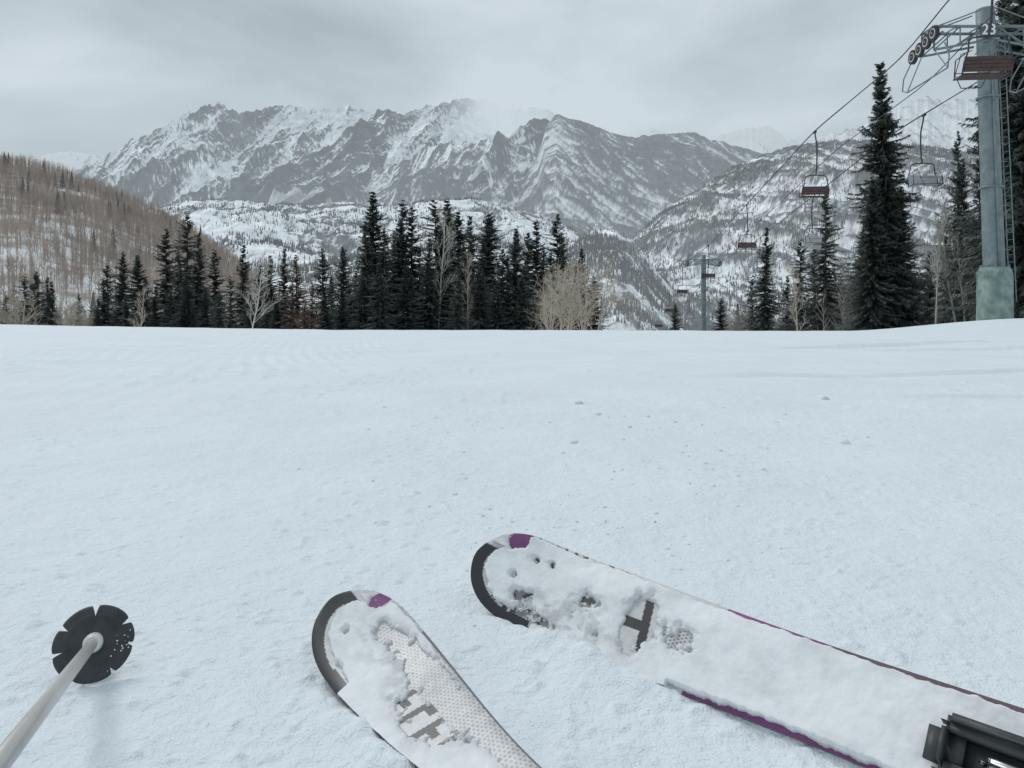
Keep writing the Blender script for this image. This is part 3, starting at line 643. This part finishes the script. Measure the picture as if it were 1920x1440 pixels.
# binding toe piece on the right ski
M_bind=simple('binding_plastic',(.05,.057,.06),.5,.2,40,0,.05);M_met=simple('binding_metal',(.45,.46,.47),.3,.1,20,.9)
K=SK2
def kp(s,t,n):return Vector(K.P(np.array(s,float),np.array(t,float),np.array(n,float)).tolist())
def rbox(name,s0,s1,t0,t1,n0_,n1,mat,bev,taper=.8):
    bm=bmesh.new();vs=[]
    for n_,k in((n0_,1),(n1,taper)):
        for s_,t_ in((s0,t0),(s1,t0),(s1,t1),(s0,t1)):
            sm_=(s0+s1)/2;tm=(t0+t1)/2;vs.append(bm.verts.new(kp(sm_+(s_-sm_)*k,tm+(t_-tm)*k,n_)))
    for q in((3,2,1,0),(4,5,6,7),(0,1,5,4),(1,2,6,5),(2,3,7,6),(3,0,4,7)):bm.faces.new([vs[i] for i in q])
    bmesh.ops.bevel(bm,geom=bm.edges[:],offset=bev,segments=4,affect='EDGES');bmesh.ops.recalc_face_normals(bm,faces=bm.faces[:])
    me=bpy.data.meshes.new(name);bm.to_mesh(me);bm.free();me.materials.append(mat)
    for p in me.polygons:p.use_smooth=True
    return me
E=obj('ski_binding',None)
s0=.645;c_=-.012;h_=.031
for nm,a in(('base_plate',(s0+.010,s0+.22,c_-h_*.9,c_+h_*.9,0,.010,M_bind,.004,.95)),('front_bar',(s0,s0+.034,c_-h_,c_+h_,.001,.032,M_bind,.014,.92)),('side_arm_1',(s0+.010,s0+.13,c_+h_-.018,c_+h_,.003,.033,M_bind,.0085,.97)),('side_arm_2',(s0+.010,s0+.13,c_-h_,c_-h_+.018,.003,.033,M_bind,.0085,.97)),('toe_housing',(s0+.10,s0+.19,c_-h_*.95,c_+h_*.95,.008,.045,M_bind,.013,.8)),('lever',(s0+.040,s0+.11,c_-.008,c_+.008,.008,.022,M_met,.006,.7))):
    obj(nm,rbox(nm,*a),E)
# ---------------------------------------------------------------- ski pole
M_pole=simple('pole_shaft',(.52,.51,.49),.3,.08,20,.25);M_bas=simple('basket_plastic',(.035,.04,.045),.6,.3,60,0,.1);M_hub=simple('basket_hub',(.62,.63,.64),.4,.1,30)
B=Vector((-.527,.94,.004));Q=Vector((-.343,.50,.132));ax=(Q-B).normalized();E=obj('ski_pole',None)
m=MB();m.poly([B-ax*.06,B-ax*.03,B+ax*.01],[.002,.0055,.007],12,1);m.poly([B,B+ax*.02,B+ax*.3,B+ax*.78],[.0062,.0066,.0074,.0082],20,0);m.poly([B+ax*.78,B+ax*.80,B+ax*.9,B+ax*.92],[.012,.017,.016,.012],14,2)
obj('shaft',m.mesh('shaft',[M_pole,M_met,M_bind],True),E)
m=MB();m.poly([B-ax*.004,B+ax*.008,B+ax*.014,B+ax*.016],[.0115,.0115,.0095,.0075],20,0);obj('hub',m.mesh('hub',[M_hub],True),E)
bn=(ax+Vector((0,0,.42))).normalized()
a1=bn.cross(Vector((0,0,1))).normalized();a2=a1.cross(bn).normalized()
nth=720;nr=16;V=[];cuts=[(90,.013,.045),(32,.010,.04),(-10,.011,.03),(152,.010,.04),(190,.006,.03),(238,.007,.03),(300,.005,.03)]
for sgn in(1,-1):
    for i in range(nr):
        for k in range(nth):
            t=2*math.pi*k/nth;R=.0462
            for (cd_,dp,wd) in cuts:
                dd=(t-math.radians(cd_)+math.pi)%(2*math.pi)-math.pi;R-=dp*max(0,1-abs(dd)/(wd*1.9))+.0014*math.exp(-(dd/.13)**2)
            rr=.010+(R-.010)*i/(nr-1);dish=-.006*(rr/.05)**2+.0008*math.cos(5*t)*(rr/.05)
            p=B+(a1*math.cos(t)+a2*math.sin(t))*rr+bn*(dish+sgn*.0016*(1 if i<nr-1 else .4)+ (.0012 if (sgn>0 and abs(i-9)<1) else 0));V.append(tuple(p))
Fc=[]
for b in(0,nr*nth):
    for i in range(nr-1):
        for k in range(nth):
            k2=(k+1)%nth;q=(b+i*nth+k,b+i*nth+k2,b+(i+1)*nth+k2,b+(i+1)*nth+k);Fc.append(q if b==0 else q[::-1])
i=nr-1
for k in range(nth):
    k2=(k+1)%nth;Fc.append((i*nth+k,i*nth+k2,nr*nth+i*nth+k2,nr*nth+i*nth+k))
obj('basket',mesh_np('basket',V,Fc,[M_bas]),E)
Vs=[];Fs=[];n0=0;rg=np.random.RandomState(5)
for k in range(30):
    t=3.5+rg.randn()*.3;rr=.024+.018*rg.rand();c=np.array(B+(a1*math.cos(t)+a2*math.sin(t))*rr+bn*(.0012-.006*(rr/.05)**2));s_=.0004+.0008*rg.rand()**2
    Vs.append(IV*s_*(.8+.4*rg.rand(3))+c);Fs.append(IF+n0);n0+=len(IV)
obj('snow_specks',mesh_np('snow_specks',np.concatenate(Vs),np.concatenate(Fs),[M_snow]),E)
# ---------------------------------------------------------------- world, sun, camera
w=bpy.data.worlds.new('World');sc.world=w;w.use_nodes=True;n=w.node_tree.nodes;l=w.node_tree.links;bg=n['Background']
SE,SR=math.radians(45),math.radians(-50)
sky=n.new('ShaderNodeTexSky');sky.sky_type='NISHITA';sky.sun_disc=False;sky.sun_elevation=SE;sky.sun_rotation=SR
tc=n.new('ShaderNodeTexCoord');mp=n.new('ShaderNodeMapping');mp.inputs['Scale'].default_value=(1,1,2.3);mp.inputs['Location'].default_value=(1.35,.4,.2);l.new(tc.outputs['Generated'],mp.inputs['Vector'])
no=n.new('ShaderNodeTexNoise');no.inputs['Scale'].default_value=2.4;no.inputs['Detail'].default_value=7;no.inputs['Roughness'].default_value=.5;no.inputs['Distortion'].default_value=.3;l.new(mp.outputs[0],no.inputs['Vector'])
cr=n.new('ShaderNodeValToRGB');cr.color_ramp.elements[0].position=.34;cr.color_ramp.elements[1].position=.62
cr.color_ramp.elements[0].color=(.42,.485,.525,1);cr.color_ramp.elements[1].color=(.635,.71,.755,1);l.new(no.outputs['Fac'],cr.inputs['Fac'])
sc10=n.new('ShaderNodeVectorMath');sc10.operation='SCALE';sc10.inputs['Scale'].default_value=10;l.new(cr.outputs['Color'],sc10.inputs[0])
mx=n.new('ShaderNodeMix');mx.data_type='RGBA';mx.inputs[0].default_value=.94;l.new(sky.outputs[0],mx.inputs[6]);l.new(sc10.outputs[0],mx.inputs[7])
l.new(mx.outputs[2],bg.inputs['Color']);bg.inputs['Strength'].default_value=.1
sd=bpy.data.lights.new('sun','SUN');sd.energy=1.1;sd.angle=math.radians(20);sd.color=(1,.985,.965);so=obj('sun',sd)
dv=Vector((math.sin(SR)*math.cos(SE),math.cos(SR)*math.cos(SE),math.sin(SE)));so.rotation_euler=dv.to_track_quat('Z','Y').to_euler()
cd=bpy.data.cameras.new('camera');cam=obj('camera',cd,loc=(0,0,EYE));cam.rotation_euler=(math.pi/2,0,0);cd.sensor_width=36;cd.lens=F/1920*36;cd.shift_y=-180/1920;cd.clip_start=.02;cd.clip_end=60000
sc.camera=cam
sc.view_settings.view_transform='Standard';sc.view_settings.look='None';sc.view_settings.exposure=0
print('done')
